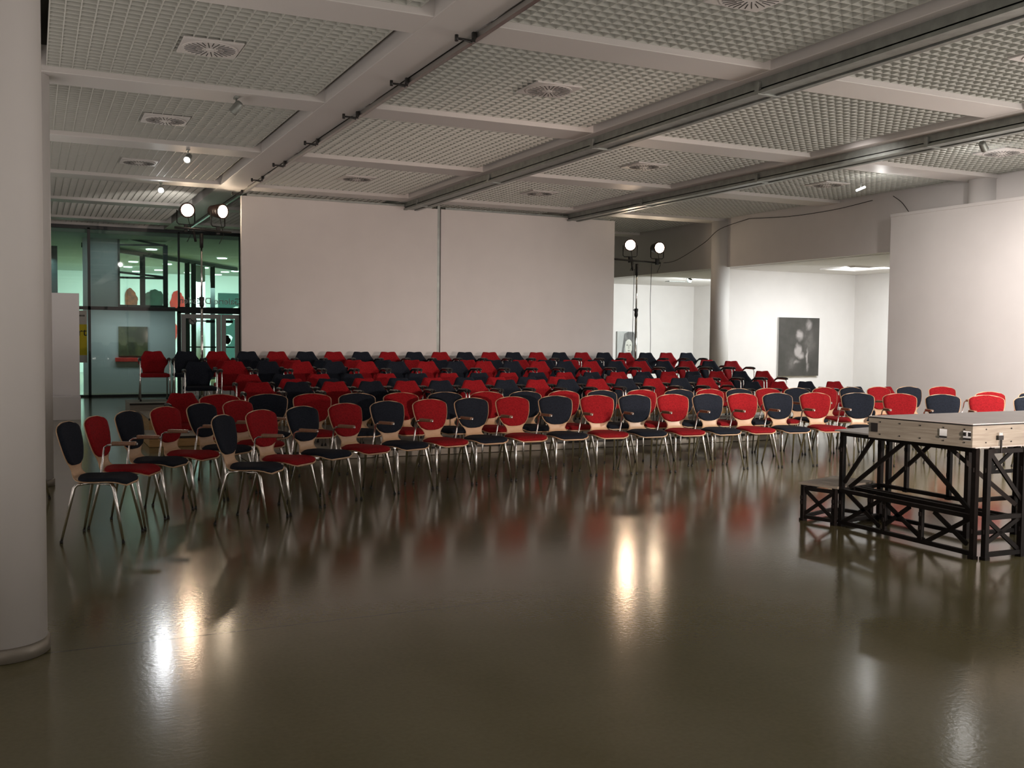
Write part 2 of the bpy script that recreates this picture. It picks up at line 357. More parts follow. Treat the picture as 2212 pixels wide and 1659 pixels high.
# open-cell grille panels, one per bay
def grille_mesh(sx, sy):
    b = MB(); p = .11
    nx, ny = max(1, round(sx/p)), max(1, round(sy/p))
    for i in range(nx+1): b.box(i*sx/nx-.004, i*sx/nx+.004, 0, sy, 0, .055)
    for j in range(ny+1): b.box(0, sx, j*sy/ny-.004, j*sy/ny+.004, .001, .054)
    return b
xb = [(-3.28+.14, -.46-.10), (0.14, 2.81-.12), (3.24+.17, 6.08-.10), (6.50+.06, 9.45-.08), (9.90+.06, 13.02)]
yb = [(-2.0, .79), (1.27, 4.06), (4.53, 7.33), (7.80, 10.53), (11.02, 13.80), (14.30, 17.08), (17.55, 20.38), (20.85, 23.62), (24.1, 25.0)]
cache = {}
bayx = ['far left bay', 'left bay', 'middle bay', 'bay right of the middle', 'far right bay']
for i, (x0, x1) in enumerate(xb):
    for j, (y0, y1) in enumerate(yb):
        if j < 2 or (i == 0): continue
        sx, sy = round(x1-x0, 3), round(y1-y0-.05, 3)
        if (sx, sy) not in cache:
            o = grille_mesh(sx, sy).obj('ceiling_grille', 'grille_metal'); cache[(sx, sy)] = o
        else:
            o = cache[(sx, sy)].copy(); COL.objects.link(o)
        o.location = (x0, y0+.03, 4.0)
        tag(o, 'open-cell grille panel, %s, %s row from the viewer' % (bayx[i], ORD[j-1]), 'ceiling panel', 'open-cell grille panels of the ceiling')

# steel channels under two long beams
for k, (xa, lab) in enumerate(((6.20, 'left'), (9.62, 'right'))):
    t = thing('ceiling_channel', 'grey steel channel hung under the long beam, the %s one of two' % lab, 'steel channel', (xa, 10, H), 0, 'steel channels')
    b = MB(); b.box(.0, .012, -13, 14.9, -.12, -.004); b.box(.20, .212, -13, 14.9, -.12, -.004); b.box(0, .212, -13, 14.9, -.10, -.088)
    b.obj('web', 'galvanised', t)
    b = MB(); b.box(-.03, .03, -13, 14.9, -.145, -.12); b.box(.18, .245, -13, 14.9, -.145, -.12); b.box(.05, .16, -13, 14.9, -.132, -.12)
    b.obj('flange', 'galvanised', t)
    for q in range(8):
        y = -8.6+q*3.1+k*1.1
        if y > 14: continue
        b = MB(); b.box(-.034, .249, y, y+.06, -.149, -.03, .004); b.obj('coupler', 'galvanised', t)
# the display rail beside the left long beam, with its hooks
t = thing('picture_rail', 'shiny steel rail running along the left long ceiling beam', 'rail', (3.26, 10, 3.93))
MB().box(-.012, .03, -14, 14.9, -.03, .012).obj('rail_bar', 'satin_steel', t)
MB().box(.03, .06, -14, 14.9, -.01, .05).obj('rail_flange', 'black_metal', t)
for q, y in enumerate((4.2, 5.9, 7.53, 9.14, 10.75, 12.47, 14.28, 15.82, 17.5)):
    b = MB(); b.tube([(3.23, y, 3.93), (3.21, y, 3.86), (3.12, y-.01, 3.875), (3.07, y-.02, 3.87)], .008, 6)
    b.tube([(3.07, y-.02, 3.90), (3.07, y-.02, 3.85)], .016, 8); b.box(3.08, 3.24, y-.008, y+.008, 3.87, 3.885)
    b.box(3.215, 3.245, y-.015, y+.015, 3.89, 3.95)
    tag(b.obj('rail_hook', 'black_metal'), 'small black clamp on the left long beam, %s of the run from the viewer' % ORD[q+1], 'hook', 'black clamps on the left long beam')

# air diffusers
def make_diffuser():
    t = thing('ceiling_diffuser', '', 'air vent', (0, 0, 0))
    b = MB(); b.box(-.25, .25, -.25, .25, 0, .02, .004); b.lathe([(.235, -.008), (.235, 0), (.0001, 0)][:2]+[(.0001, .0)], (0, 0, 0), 40)
    b.obj('faceplate', 'beam_paint', t)
    b = MB()
    for k in range(28):
        a = 2*PI*k/28; r0, r1 = ((.07, .215), (.12, .215))[k % 2]
        d = Vector((math.cos(a), math.sin(a), 0)); b.bar(d*r0+Vector((0, 0, -.009)), d*r1+Vector((0, 0, -.009)), .006, .004)
    b.obj('slots', 'plenum_dark', t)
    MB().lathe([(.03, -.014), (.035, -.006)], (0, 0, 0), 20).obj('cap', 'beam_paint', t)
    return t
dif = make_diffuser()
DP = [(4.75, 5.95, 'nearest the viewer in the middle bay'), (8.02, 5.95, 'nearest the viewer in the bay right of the middle'), (1.42, 9.16, 'in the left bay, second row of panels'),
      (4.72, 9.08, 'in the middle bay, second row of panels'), (11.55, 9.25, 'in the far right bay, nearest the viewer'), (1.42, 12.45, 'in the left bay, third row of panels'),
      (8.03, 12.42, 'catching a glow in the bay right of the middle'), (11.53, 12.45, 'in the far right bay beside the white tube lamp'), (1.42, 15.7, 'in the left bay, fourth row of panels'),
      (4.68, 15.6, 'above the left half of the white partition'), (7.95, 15.6, 'above the right half of the white partition')]
for k, (x, y, lab) in enumerate(DP):
    o = dif if k == 0 else copy_tree(dif)
    o.location = (x, y, 3.985); tag(o, 'square white vent with radial slots, '+lab, 'air vent', 'square ceiling vents')

# columns
def column(x, y, r, label, h=H, ring=True):
    t = thing('column', label, 'column', (x, y, 0)); tag(t, kind='structure')
    MB().lathe([(r, .065 if ring else 0), (r, h)], n=48).obj('shaft', 'column_paint', t)
    if ring: MB().lathe([(r+.006, 0), (r+.012, .004), (r+.012, .062), (r+.002, .068)], n=48).obj('base_ring', 'column_ring', t)
    return t
column(-.150, 5.185, .196, 'thick white round column at the left edge, steel base ring')
column(-.035, 10.75, .20, 'white round column half hidden behind the near column')
column(13.06, 17.2, .195, 'white round column at the gallery opening')
column(13.03, 10.75, .20, 'white round column behind the display wall on the right')

# ------------------------------------------------------------------ partitions
def partition(x0, x1, label):
    t = thing('partition_panel', label, 'partition', ((x0+x1)/2, 17.65, 0)); w_ = (x1-x0)/2
    MB().box(-w_, w_, -.05, .05, .03, 3.87, .004).obj('panel', 'panel_paint', t)
    MB().box(-w_, w_, -.055, .055, 0, .03).obj('foot_rail', 'galvanised', t)
    MB().box(-w_+.1, w_-.1, -.02, .02, 3.87, 3.91).obj('top_rail', 'galvanised', t)
    return t
partition(3.24, 6.84, 'tall white hanging partition, left half of the pair')
partition(6.91, 10.70, 'tall white hanging partition, right half of the pair')
tag(MB().box(6.85, 6.90, 17.63, 17.68, 0, 3.93).obj('partition_post', 'galvanised'), 'thin grey post in the gap between the white partitions', 'post')
# white display wall at right
t = thing('display_wall', 'large white display wall on the right', 'display wall', (12.7, 8, 0))
MB().box(0, .22, -7, 4.23, 0, 3.52, .003).obj('panel', 'panel_paint', t)
MB().box(-.01, .23, -7, 4.235, 3.52, 3.57, .003).obj('top_trim', 'panel_paint', t)

# ------------------------------------------------------------------ glass wall and what stands behind it
GY = 25.1
def frame_bars(b, segs):
    for x0, x1, z0, z1 in segs: b.box(x0, x1, GY-.04, GY+.06, z0, z1)
    return b
t = thing('window_1', None, None, (0, 0, 0)); tag(t, 'dark-framed glass wall to the lobby', 'glass wall', kind='structure')
frame_bars(MB(), [(-5, 4.64, 3.87, 3.95), (1.14, 1.20, 0, 3.9), (3.11, 3.19, 0, 2.02), (3.13, 3.17, 2.1, 3.9), (-5, 3.12, 2.02, 2.10), (3.12, 4.64, 1.98, 2.13),
                 (-5, 3.2, 0, .05), (-1.2, -1.14, 0, 3.9), (4.56, 4.64, 0, 3.9)]).obj('frame', 'frame_dark', t)
for x0, x1, z0, z1 in [(-5, 1.14, .05, 2.02), (1.20, 3.11, .05, 2.02), (-5, 1.14, 2.10, 3.87), (1.20, 3.13, 2.10, 3.87), (3.17, 4.56, 2.13, 3.87)]:
    MB().box(x0, x1, GY, GY+.012, z0, z1).obj('glass', 'glass', t)
struct('wall_top', MB().box(-5.0, 13.2, GY-.02, GY+.2, 3.95, 4.45), 'wall_paint')
# double doors
def door(x0, x1, name, lab, sticker):
    t = thing(name, lab, 'door', (x0, GY, 0)); tag(t, kind='structure'); W = x1-x0
    b = MB()
    for a in ((0, .10, 0, 1.96), (W-.10, W, 0, 1.96), (.10, W-.10, 1.86, 1.96), (.10, W-.10, 0, .16)): b.box(a[0], a[1], -.03, .03, a[2], a[3])
    b.obj('door_leaf', 'door_white', t)
    MB().box(.10, W-.10, -.004, .004, .16, 1.86).obj('glass', 'glass', t)
    MB().bar((.1, .06, 1.17), (W-.1, .06, 1.17), .03).obj('push_bar', 'frame_dark', t)
    MB().bar((.3, .06, 1.80), (W-.12, .06, 1.80), .03).box(W-.33, W-.14, .04, .1, 1.76, 1.83).obj('door_closer', 'frame_dark', t)
door(3.20, 4.12, 'door_1', 'white-framed glass door with a prohibition sticker', True)
door(4.14, 4.56, 'door_2', 'narrow white-framed glass door leaf beside the partition', False)
t = thing('sticker', 'round no-smoking sticker on the glass door', 'sticker', (3.46, GY-.012, 1.80))
MB().lathe([(.098, 0), (.098, .003)], (0, 0, 0), 40, (0, -1, 0)).obj('disc', 'white_paper', t)
b = MB()
for k in range(40):
    a, c = 2*PI*k/40, 2*PI*(k+1)/40
    b.bar((.088*math.cos(a), -.005, .088*math.sin(a)), (.088*math.cos(c), -.005, .088*math.sin(c)), .004, .014, (math.cos(a), 0, math.sin(a)))
b.bar((-.062, -.005, .062), (.062, -.005, -.062), .004, .014, (1, 0, 1)); b.bar((-.04, -.005, -.01), (.04, -.005, .02), .003, .010, (0, 0, 1))
b.obj('symbol', 'ink', t)

def text(body, size, loc, rot, material, name, mirror=False, parent=None):
    c = bpy.data.curves.new(name, 'FONT'); c.body = body; c.size = size; c.extrude = .001; c.align_x = 'LEFT'
    o = bpy.data.objects.new(name, c); COL.objects.link(o)
    dg = bpy.context.evaluated_depsgraph_get(); me = bpy.data.meshes.new_from_object(o.evaluated_get(dg))
    bpy.data.objects.remove(o); bpy.data.curves.remove(c)
    me.materials.clear(); me.materials.append(M[material])
    if mirror: me.transform(Matrix.Scale(-1, 4, (1, 0, 0)))
    o = bpy.data.objects.new(name, me); COL.objects.link(o); o.location = loc; o.rotation_euler = rot
    if parent: o.parent = parent
    return o
tx = text('Galerie Dresden', .215, (4.60, GY-.006, 2.215), (PI/2, 0, 0), 'letter_grey', 'window_lettering', True)
tag(tx, 'mirrored pale lettering on the glass above the doors', 'lettering')

# lobby shell
struct('wall_lobby_back', MB().box(-3, 14, 41, 41.2, 0, 4.2), 'lobby_wall', 'bright back wall of the lobby', 'wall')
struct('wall_lobby_left', MB().box(-3.2, -3, 25.3, 41, 0, 4.2), 'lobby_wall')
struct('wall_lobby_right', MB().box(12, 12.2, 25.3, 41, 0, 4.2), 'lobby_wall')
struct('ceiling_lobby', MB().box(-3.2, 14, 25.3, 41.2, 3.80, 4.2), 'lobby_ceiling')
# inner wall with the black-framed opening
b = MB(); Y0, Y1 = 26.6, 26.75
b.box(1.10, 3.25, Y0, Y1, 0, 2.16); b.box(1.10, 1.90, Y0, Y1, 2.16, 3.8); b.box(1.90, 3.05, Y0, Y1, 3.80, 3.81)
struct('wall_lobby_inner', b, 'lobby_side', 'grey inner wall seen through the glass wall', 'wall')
t = thing('window_2', None, None, (0, 0, 0)); tag(t, 'black-framed window standing ajar behind the glass wall', 'window', kind='structure')
b = MB(); b.box(1.90, 1.945, 26.55, 26.62, 2.16, 3.80); b.box(2.96, 3.07, 26.55, 26.64, 2.16, 3.70); b.box(1.90, 3.07, 26.55, 26.62, 2.14, 2.19)
b.obj('frame', 'frame_dark', t)
b = MB(); b.bar((1.92, 26.58, 3.86), (3.02, 26.58, 3.68), .05); b.bar((1.92, 26.58, 3.66), (3.02, 26.58, 3.70), .045)
b.bar((1.92, 26.58, 2.99), (3.02, 26.58, 2.90), .05); b.bar((1.92, 26.58, 2.86), (3.02, 26.58, 2.87), .05); b.obj('sash', 'frame_dark', t)
# second glazing line running obliquely through the lobby
t = thing('window_3', None, None, (0, 0, 0)); tag(t, 'far dark glazing frame inside the lobby', 'window', kind='structure')
b = MB(); P0, P1 = Vector((1.4, 28.2, 0)), Vector((6.1, 35.0, 0))
def onl(s): return P0.lerp(P1, s)
b.bar(onl(-.05)+Vector((0, 0, 3.72)), onl(1.05)+Vector((0, 0, 3.72)), .10, .12)
for s in (.30, .62, .67, .83):
    p = onl(s); b.box(p.x-.07, p.x+.07, p.y-.05, p.y+.05, 0, 3.7)
b.obj('frame', 'frame_dark', t)
struct('wall_lobby_stub', MB().box(-1.0, .55, 27.0, 27.1, 2.2, 3.6), 'frame_dark')
p = onl(.74); tag(MB().lathe([(.17, 0), (.17, 3.8)], (p.x+.15, p.y+1.5, 0), 24).obj('lobby_column', 'lobby_side'), 'pale green column inside the lobby', 'column')
# downlights of the lobby
dl = MB().lathe([(.11, 0), (.11, .02)], n=24).obj('lobby_downlight', 'downlight_glow')
DL = [(2.95, 29.2), (5.2, 31.4), (2.94, 34.6), (3.0, 37.4), (4.14, 38.6), (4.04, 35.1), (5.26, 37.0), (5.41, 36.3), (6.5, 40.2), (6.45, 38.3), (6.7, 37.6), (3.5, 40), (5.3, 39.6)]
dlab = ['nearest above the black-framed window', 'nearest above the door', 'leftmost of the middle row', 'small and far left', 'right of the window sash', 'above the red blob artwork', 'left of the stand mast',
        'right of the stand mast', 'farthest back on the right', 'far right, middle', 'far right, front', 'far left at the back wall', 'middle at the back wall']
for k, (x, y) in enumerate(DL):
    o = dl if k == 0 else dl.copy()
    if k: COL.objects.link(o)
    o.location = (x, y, 3.775); o.scale = (1.3, 1.3, 1)
    tag(o, 'round glowing lobby downlight, '+dlab[k], 'ceiling light', 'lobby downlights')
# artworks in the lobby: generic cut-out shapes and a mural
def blob(name, cx, cz, rx, rz_, y, material, label, seed, flat_bottom=None):
    k_ = 40.95/y; cx, cz, rx, rz_, y = cx*k_, 1.5+(cz-1.5)*k_, rx*k_, rz_*k_, 40.93
    rnd = random.Random(seed); pts = []
    for k in range(36):
        a = 2*PI*k/36; r = 1+.10*math.sin(3*a+seed)+rnd.uniform(-.06, .06)
        z = cz+rz_*r*math.sin(a)
        if flat_bottom is not None: z = max(z, flat_bottom)
        pts.append((cx+rx*r*math.cos(a), y, z))
    o = MB().prism(pts, (0, .06, 0)).obj(name, material); tag(o, label, 'artwork', 'cut-out artworks in the lobby'); return o
blob('cutout_artwork', 2.97, 2.62, .20, .36, 36, 'art_brown', 'reddish brown ragged shape in the lobby, leftmost artwork', 2)
blob('cutout_artwork', 3.66, 2.58, .36, .38, 35.9, 'art_green', 'dark green dome shape in the lobby', 5)
blob('cutout_artwork', 4.47, 2.60, .24, .33, 36, 'art_red', 'bright red oval shape in the lobby', 9)
for k, z in enumerate((2.83, 2.66, 2.48)):
    blob('dot_artwork', 4.13, z, .035, .04, 36, 'art_green', 'small dark dot left of the red oval, %s from the top' % ORD[k+1], 20+k)
blob('cutout_artwork', 4.32, 1.55, .15, .32, 36.0, 'art_red', 'red hanging shape behind the glass door', 31)
t = thing('mural', 'black and white mural at the right end of the lobby', 'artwork', (6.79, 40.94, 0))
MB().box(-.16, 1.5, 0, .05, 0, 3.11).obj('ground', 'art_dark', t)
b = MB(); rnd = random.Random(4)
for k in range(9):
    cx, cz, rr = rnd.uniform(0, .9), rnd.uniform(1.1, 2.75), rnd.uniform(.10, .24)
    b.prism([(cx+rr*(1+.25*math.sin(3*a+k))*math.cos(a), -.02, cz+1.3*rr*math.sin(a)) for a in [2*PI*q/14 for q in range(14)]], (0, .018, 0))
b.obj('figures', 'art_white', t)
# poster at the glass wall
t = thing('poster', 'white and yellow poster on the glass beside the white board', 'poster', (.88, GY-.014, 1.0))
MB().box(-.16, .235, 0, .012, -.2, 1.0).obj('paper', 'white_paper', t)
MB().box(-.16, .235, -.003, 0, -.03, .68).obj('yellow_field', 'yellow_paper', t)
text('rt', .26, (.045, -.006, .42), (PI/2, 0, 0), 'ink', 'lettering', False, t)
b = MB()
for q in range(7): b.box(.03+q*.024, .045+q*.024, -.004, 0, .86, .90)
b.obj('caption', 'ink', t)
# dim painting and red bench behind the lower glass
t = thing('dim_painting', 'dim olive abstract painting behind the lower glass', 'painting', (2.24, 26.1, 0))
MB().box(-.34, .34, 0.44, .50, .92, 1.65).obj('canvas', 'canvas_murky', t)
tag(MB().box(1.82, 2.56, 26.48, 26.60, .78, .88, .01).obj('red_ledge', 'art_red'), 'dark red ledge under the dim painting', 'ledge')
# white box left
tag(MB().box(-.6, .72, 18.9, 19.1, 0, 2.17, .004).obj('info_board', 'white_box'), 'white info board standing behind the left column', 'board')
tag(MB().box(-.6, .72, 18.6, 18.88, 0, .40, .004).obj('low_plinth', 'white_box'), 'low white plinth before the info board', 'plinth')

# ------------------------------------------------------------------ pictures in the gallery
# the dark painting
t = thing('painting', 'large dark grey abstract painting on the bright gallery wall', 'painting', (15.45, 17.44, 0))
MB().box(-.575, .575, .012, .055, .69, 1.99, .002).obj('stretcher', 'canvas_edge', t)
MB().box(-.575, .575, 0, .012, .69, 1.99).obj('canvas', 'abstract_canvas', t)
t = thing('portrait_painting', 'black and white portrait of a long-haired person', 'painting', (15.02, 23.94, 0))
MB().box(-.33, .33, 0, .05, .86, 1.68, .002).obj('canvas', 'portrait_ground', t)
b = MB(); b.prism([(x, -.004, z) for x, z in [(-.10, 1.62), (.02, 1.67), (.20, 1.66), (.30, 1.5), (.33, .87), (.08, .87), (.16, 1.3), (-.06, 1.42), (-.10, 1.2), (-.10, .87), (-.22, .87), (-.15, 1.3)]], (0, .003, 0))
b.obj('hair', 'portrait_hair', t)
b = MB(); b.prism([(.045+.12*math.cos(a), -.008, 1.26+.20*math.sin(a)) for a in [2*PI*q/24 for q in range(24)]], (0, .003, 0)); b.prism([(-.01, -.007, 1.1), (.12, -.007, 1.1), (.13, -.007, .88), (-.03, -.007, .88)], (0, .002, 0))
b.obj('face', 'portrait_skin', t)
b = MB()
for x in (-.01, .095): b.prism([(x+.03*math.cos(a), -.011, 1.30+.014*math.sin(a)) for a in [2*PI*q/10 for q in range(10)]], (0, .002, 0))
b.prism([(.045+.04*math.cos(a), -.011, 1.14+.012*math.sin(a)) for a in [2*PI*q/10 for q in range(10)]], (0, .002, 0)); b.box(.04, .052, -.011, -.009, 1.18, 1.29)
b.obj('features', 'portrait_hair', t)
# gallery ceiling details
t = thing('gallery_skylight', 'square recessed light in the gallery ceiling', 'ceiling light', (15.4, 15.75, 3.0))
b = MB(); b.box(-.5, .5, -.5, -.44, -.03, 0); b.box(-.5, .5, .44, .5, -.03, 0); b.box(-.5, -.44, -.44, .44, -.03, 0); b.box(.44, .5, -.44, .44, -.03, 0); b.obj('frame', 'wall_paint', t)
MB().box(-.44, .44, -.44, .44, -.008, -.002).obj('diffuser', 'skylight_glow', t)
tag(MB().lathe([(.05, -.11), (.07, -.02), (.03, 0)], (14.75, 20.67, 3.0), 20).obj('dome_camera', 'galvanised'), 'small grey dome on the far gallery ceiling', 'camera')
tag(MB().box(15.0, 15.5, 21.9, 22.1, 2.985, 3.0).obj('slot_vent', 'galvanised'), 'thin dark slot vent in the far gallery ceiling', 'air vent')

# ------------------------------------------------------------------ track spotlights
def track_spot(x, y, aim, glow, lab, ang=0):
    t = thing('track_spotlight', lab, 'spotlight', (x, y, H)); aim = Vector(aim).normalized()
    MB().box(-.02, .02, -.05, .05, -.02, 0).tube([(0, 0, -.02), (0, 0, -.07)], .008).obj('mount', 'galvanised', t)
    c = Vector((0, 0, -.11)); MB().lathe([(.028, -.07), (.04, -.06), (.045, .055), (.047, .06)], c, 20, aim).obj('housing', 'galvanised', t)
    MB().lathe([(.040, 0), (.040, .004)], c+aim*.060, 20, aim).obj('lens', glow or 'rubber', t)
    return t
track_spot(1.92, 10.70, (-.5, .5, -.7), None, 'unlit grey spotlight on the left, nearest the viewer')
track_spot(1.89, 14.05, (-.35, -.75, -.6), 'lamp_glow_small', 'small lit spotlight on the left, second from the viewer')
track_spot(1.90, 17.30, (-.1, -.93, -.45), 'lamp_glow_cool', 'glaring white spotlight on the left, farthest from the viewer')
track_spot(10.3, 8.51, (.8, .3, -.5), None, 'grey spotlight at the upper right by the bright grille')
t = thing('tube_lamp', 'slim glowing white tube lamp by the right cross beam', 'lamp', (11.36, 11.55, 3.80))
MB().tube([(-.10, -.02, -.035), (.10, .02, .035)], .016, 12).obj('tube', 'lamp_glow_small', t)
MB().tube([(0, 0, .16), (0, 0, .01)], .005, 6).obj('stem', 'galvanised', t)
light('spot_spill', 'SPOT', (1.885, 17.22, 3.80), 28, (.95, .98, 1), aim=(1.2, 8, 0), spot_size=math.radians(60), spot_blend=1, shadow_soft_size=.04)
light('tube_spill', 'POINT', (11.5, 11.3, 3.72), 5, (1, .98, .95), shadow_soft_size=.05)
light('spot_spill', 'POINT', (11.0, 9.1, 3.72), 5, (1, .98, .95), shadow_soft_size=.05)

# ------------------------------------------------------------------ lamp stands
def par_lamp(x, y, z, aim, lab, barz, r=.118):
    t = thing('stage_lamp', lab, 'stage lamp', (x, y, z), 0, 'stage lamps on the stands'); aim = Vector(aim).normalized()
    MB().lathe([(.05, -.30), (.09, -.28), (.115, -.12), (r+.01, -.03), (r+.012, 0), (r-.004, .0)], (0, 0, 0), 28, aim).obj('housing', 'lamp_body', t)
    MB().lathe([(r-.006, -.006), (r*.75, .012), (r*.3, .022), (.002, .024)], (0, 0, 0), 28, aim).obj('lens', 'lamp_glow', t)
    b = MB(); sd = Vector((0, 0, 1)).cross(aim).normalized()*(r+.03); c = -aim*.12
    z1 = barz-z+.10
    b.tube([c+sd, c+sd*1.0+Vector((0, 0, z1)), c+sd*.8+Vector((0, 0, z1-.03)), c-sd*.8+Vector((0, 0, z1-.03)), c-sd+Vector((0, 0, z1)), c-sd], .010, 6)
    b.obj('yoke', 'black_metal', t)
    MB().box(c.x-.03, c.x+.03, c.y-.03, c.y+.03, barz-z-.05, z1-.02, .006).obj('clamp', 'black_metal', t)
    b = MB(); b.tube([c+Vector((.03, .02, -.08)), c+Vector((.06, .03, z1)), c+Vector((.10, .02, barz-z-.06)), c+Vector((.02, .02, barz-z-.22))], .006, 5); b.obj('cable', 'rubber', t)
    return t
def stand(x, y, barz, x0, x1, lab, barlab):
    t = thing('lamp_stand', lab, 'lamp stand', (x, y, 0))
    MB().tube([(0, 0, .45), (0, 0, 2.02)], .022, 14).obj('lower_mast', 'chrome', t)
    MB().tube([(0, 0, 1.95), (0, 0, barz-.28)], .016, 14).obj('upper_mast', 'chrome', t)
    MB().lathe([(.034, 1.95), (.040, 2.0), (.034, 2.04), (.044, 2.08), (.040, 2.12)], n=14).tube([(0, 0, 2.08), (-.08, -.02, 2.09)], .010, 6).obj('collar', 'black_metal', t)
    MB().lathe([(.03, barz-.30), (.032, barz-.06)], n=12).tube([(-.13, 0, barz-.02), (-.09, .03, barz-.2)], .022, 6).obj('head', 'black_metal', t)
    MB().tube([(x0-x, 0, barz+.02), (x1-x, 0, barz-.02)], .020, 10).obj('crossbar', 'black_metal', t)
    for k in range(3):
        a = 2*PI*k/3+PI/2; d = Vector((math.cos(a), math.sin(a), 0))
        MB().tube([Vector((0, 0, .85)), d*.30+Vector((0, 0, .02))], .013, 8).obj('leg', 'chrome', t)
    return t
stand(2.587, 17.66, 3.25, 2.15, 3.08, 'chrome lamp stand with two stage lamps left of the partition', '')
stand(11.50, 18.0, 3.12, 10.92, 12.09, 'chrome lamp stand with two stage lamps right of the partition', '')
LA = (-.10, -1, -.06)
par_lamp(2.37, 17.72, 3.575, (.10, -1, -.05), 'glowing stage lamp on the left stand, left of the mast', 3.27)
par_lamp(2.93, 17.60, 3.575, (.62, -1, -.12), 'glowing stage lamp on the left stand, right of the mast', 3.24)
par_lamp(11.28, 17.92, 3.44, (-.60, -1, -.04), 'glowing stage lamp on the right stand, nearer the partition', 3.13)
par_lamp(11.97, 17.86, 3.41, (-.15, -1, -.06), 'glowing stage lamp on the right stand, nearer the column', 3.11)
for lx, ly, lz, ax, lp in ((2.37, 17.68, 3.575, .10, 34), (2.95, 17.55, 3.575, .62, 12), (11.27, 17.88, 3.44, -.60, 44), (11.96, 17.82, 3.41, -.15, 16)):
    light('lamp_beam', 'SPOT', (lx+ax*.03, ly-.04, lz), lp, (1, .66, .42), aim=(lx+ax*8, ly-8, lz-2.2), spot_size=math.radians(70), spot_blend=1, shadow_soft_size=.10)
light('lamp_spill', 'SPOT', (2.37, 18.05, 3.53), 60, (1, .93, .86), aim=(1.9, 22.5, 4.1), spot_size=math.radians(75), spot_blend=1, shadow_soft_size=.05)
light('lamp_spill', 'SPOT', (11.2, 17.4, 3.45), 8, WARM, aim=(9.6, 15.0, 4.1), spot_size=math.radians(70), spot_blend=1, shadow_soft_size=.05)
def cable(pts, lab, r=.007):
    b = MB(); P = [Vector(p) for p in pts]; out = []
    for i in range(len(P)-1):
        p0, p1, p2, p3 = P[max(i-1, 0)], P[i], P[i+1], P[min(i+2, len(P)-1)]
        for k in range(6):
            s = k/6; out.append(.5*((2*p1)+(p2-p0)*s+(2*p0-5*p1+4*p2-p3)*s*s+(3*p1-p0-3*p2+p3)*s**3))
    out.append(P[-1]); b.tube(out, r, 5); tag(b.obj('power_cable', 'rubber'), lab, 'cable')
cable([(11.42, 17.97, 2.95), (11.41, 17.98, 2.0), (11.42, 18.0, 1.2), (11.44, 18.02, .02)], 'thin cable hanging close beside the right stand mast', .006)
cable([(11.84, 17.95, 3.08), (11.83, 17.97, 2.3), (11.86, 17.98, 1.3), (11.84, 18.0, .02)], 'thin cable hanging free from the right stand crossbar', .006)
cable([(12.1, 17.9, 3.10), (12.45, 17.9, 3.18), (12.78, 17.4, 3.52), (12.84, 16.95, 3.77), (13.06, 16.3, 3.93)], 'black cable rising from the right stand up over the soffit')
cable([(13.06, 16.3, 3.93), (13.06, 15.1, 3.85), (13.06, 13.9, 3.85), (13.06, 13.0, 3.91)], 'thin cable drooping along the top of the soffit', .006)
cable([(13.07, 12.55, 3.93), (13.06, 12.35, 3.80), (13.06, 12.2, 3.63)], 'short thin cable above the display wall corner', .006)

# ------------------------------------------------------------------ tiers under the tub chairs
def tier(x0, x1, y0, y1, z, lab, front='tier_plain'):
    t = thing('seating_tier', lab, 'platform', ((x0+x1)/2, (y0+y1)/2, 0)); w_, d_ = (x1-x0)/2, (y1-y0)/2
    MB().box(-w_, w_, -d_, d_, z-.02, z).obj('top_board', 'tier_plain', t)
    b = MB(); b.box(-w_+.005, w_-.005, -d_+.01, -d_+.03, .005, z-.02); b.box(-w_+.005, -w_+.025, -d_+.03, d_-.01, .005, z-.02); b.box(w_-.025, w_-.005, -d_+.03, d_-.01, .005, z-.02)
    b.obj('fascia', front, t)
    MB().box(-w_-.002, w_+.002, -d_-.002, -d_+.01, z-.03, z-.002).obj('edge_strip', 'tier_black', t)
    return t
tier(2.25, 10.08, 11.75, 13.75, .11, 'low platform under the lowest rows of tub chairs')
tier(1.35, 12.3, 13.80, 14.80, .14, 'low platform behind the lowest one, wooden front', 'tier_wood')
tier(1.45, 12.3, 14.85, 16.25, .30, 'middle platform under the rear tub chairs, wooden front', 'tier_wood')
tier(1.32, 12.6, 16.30, 17.22, .42, 'highest platform against the partition')

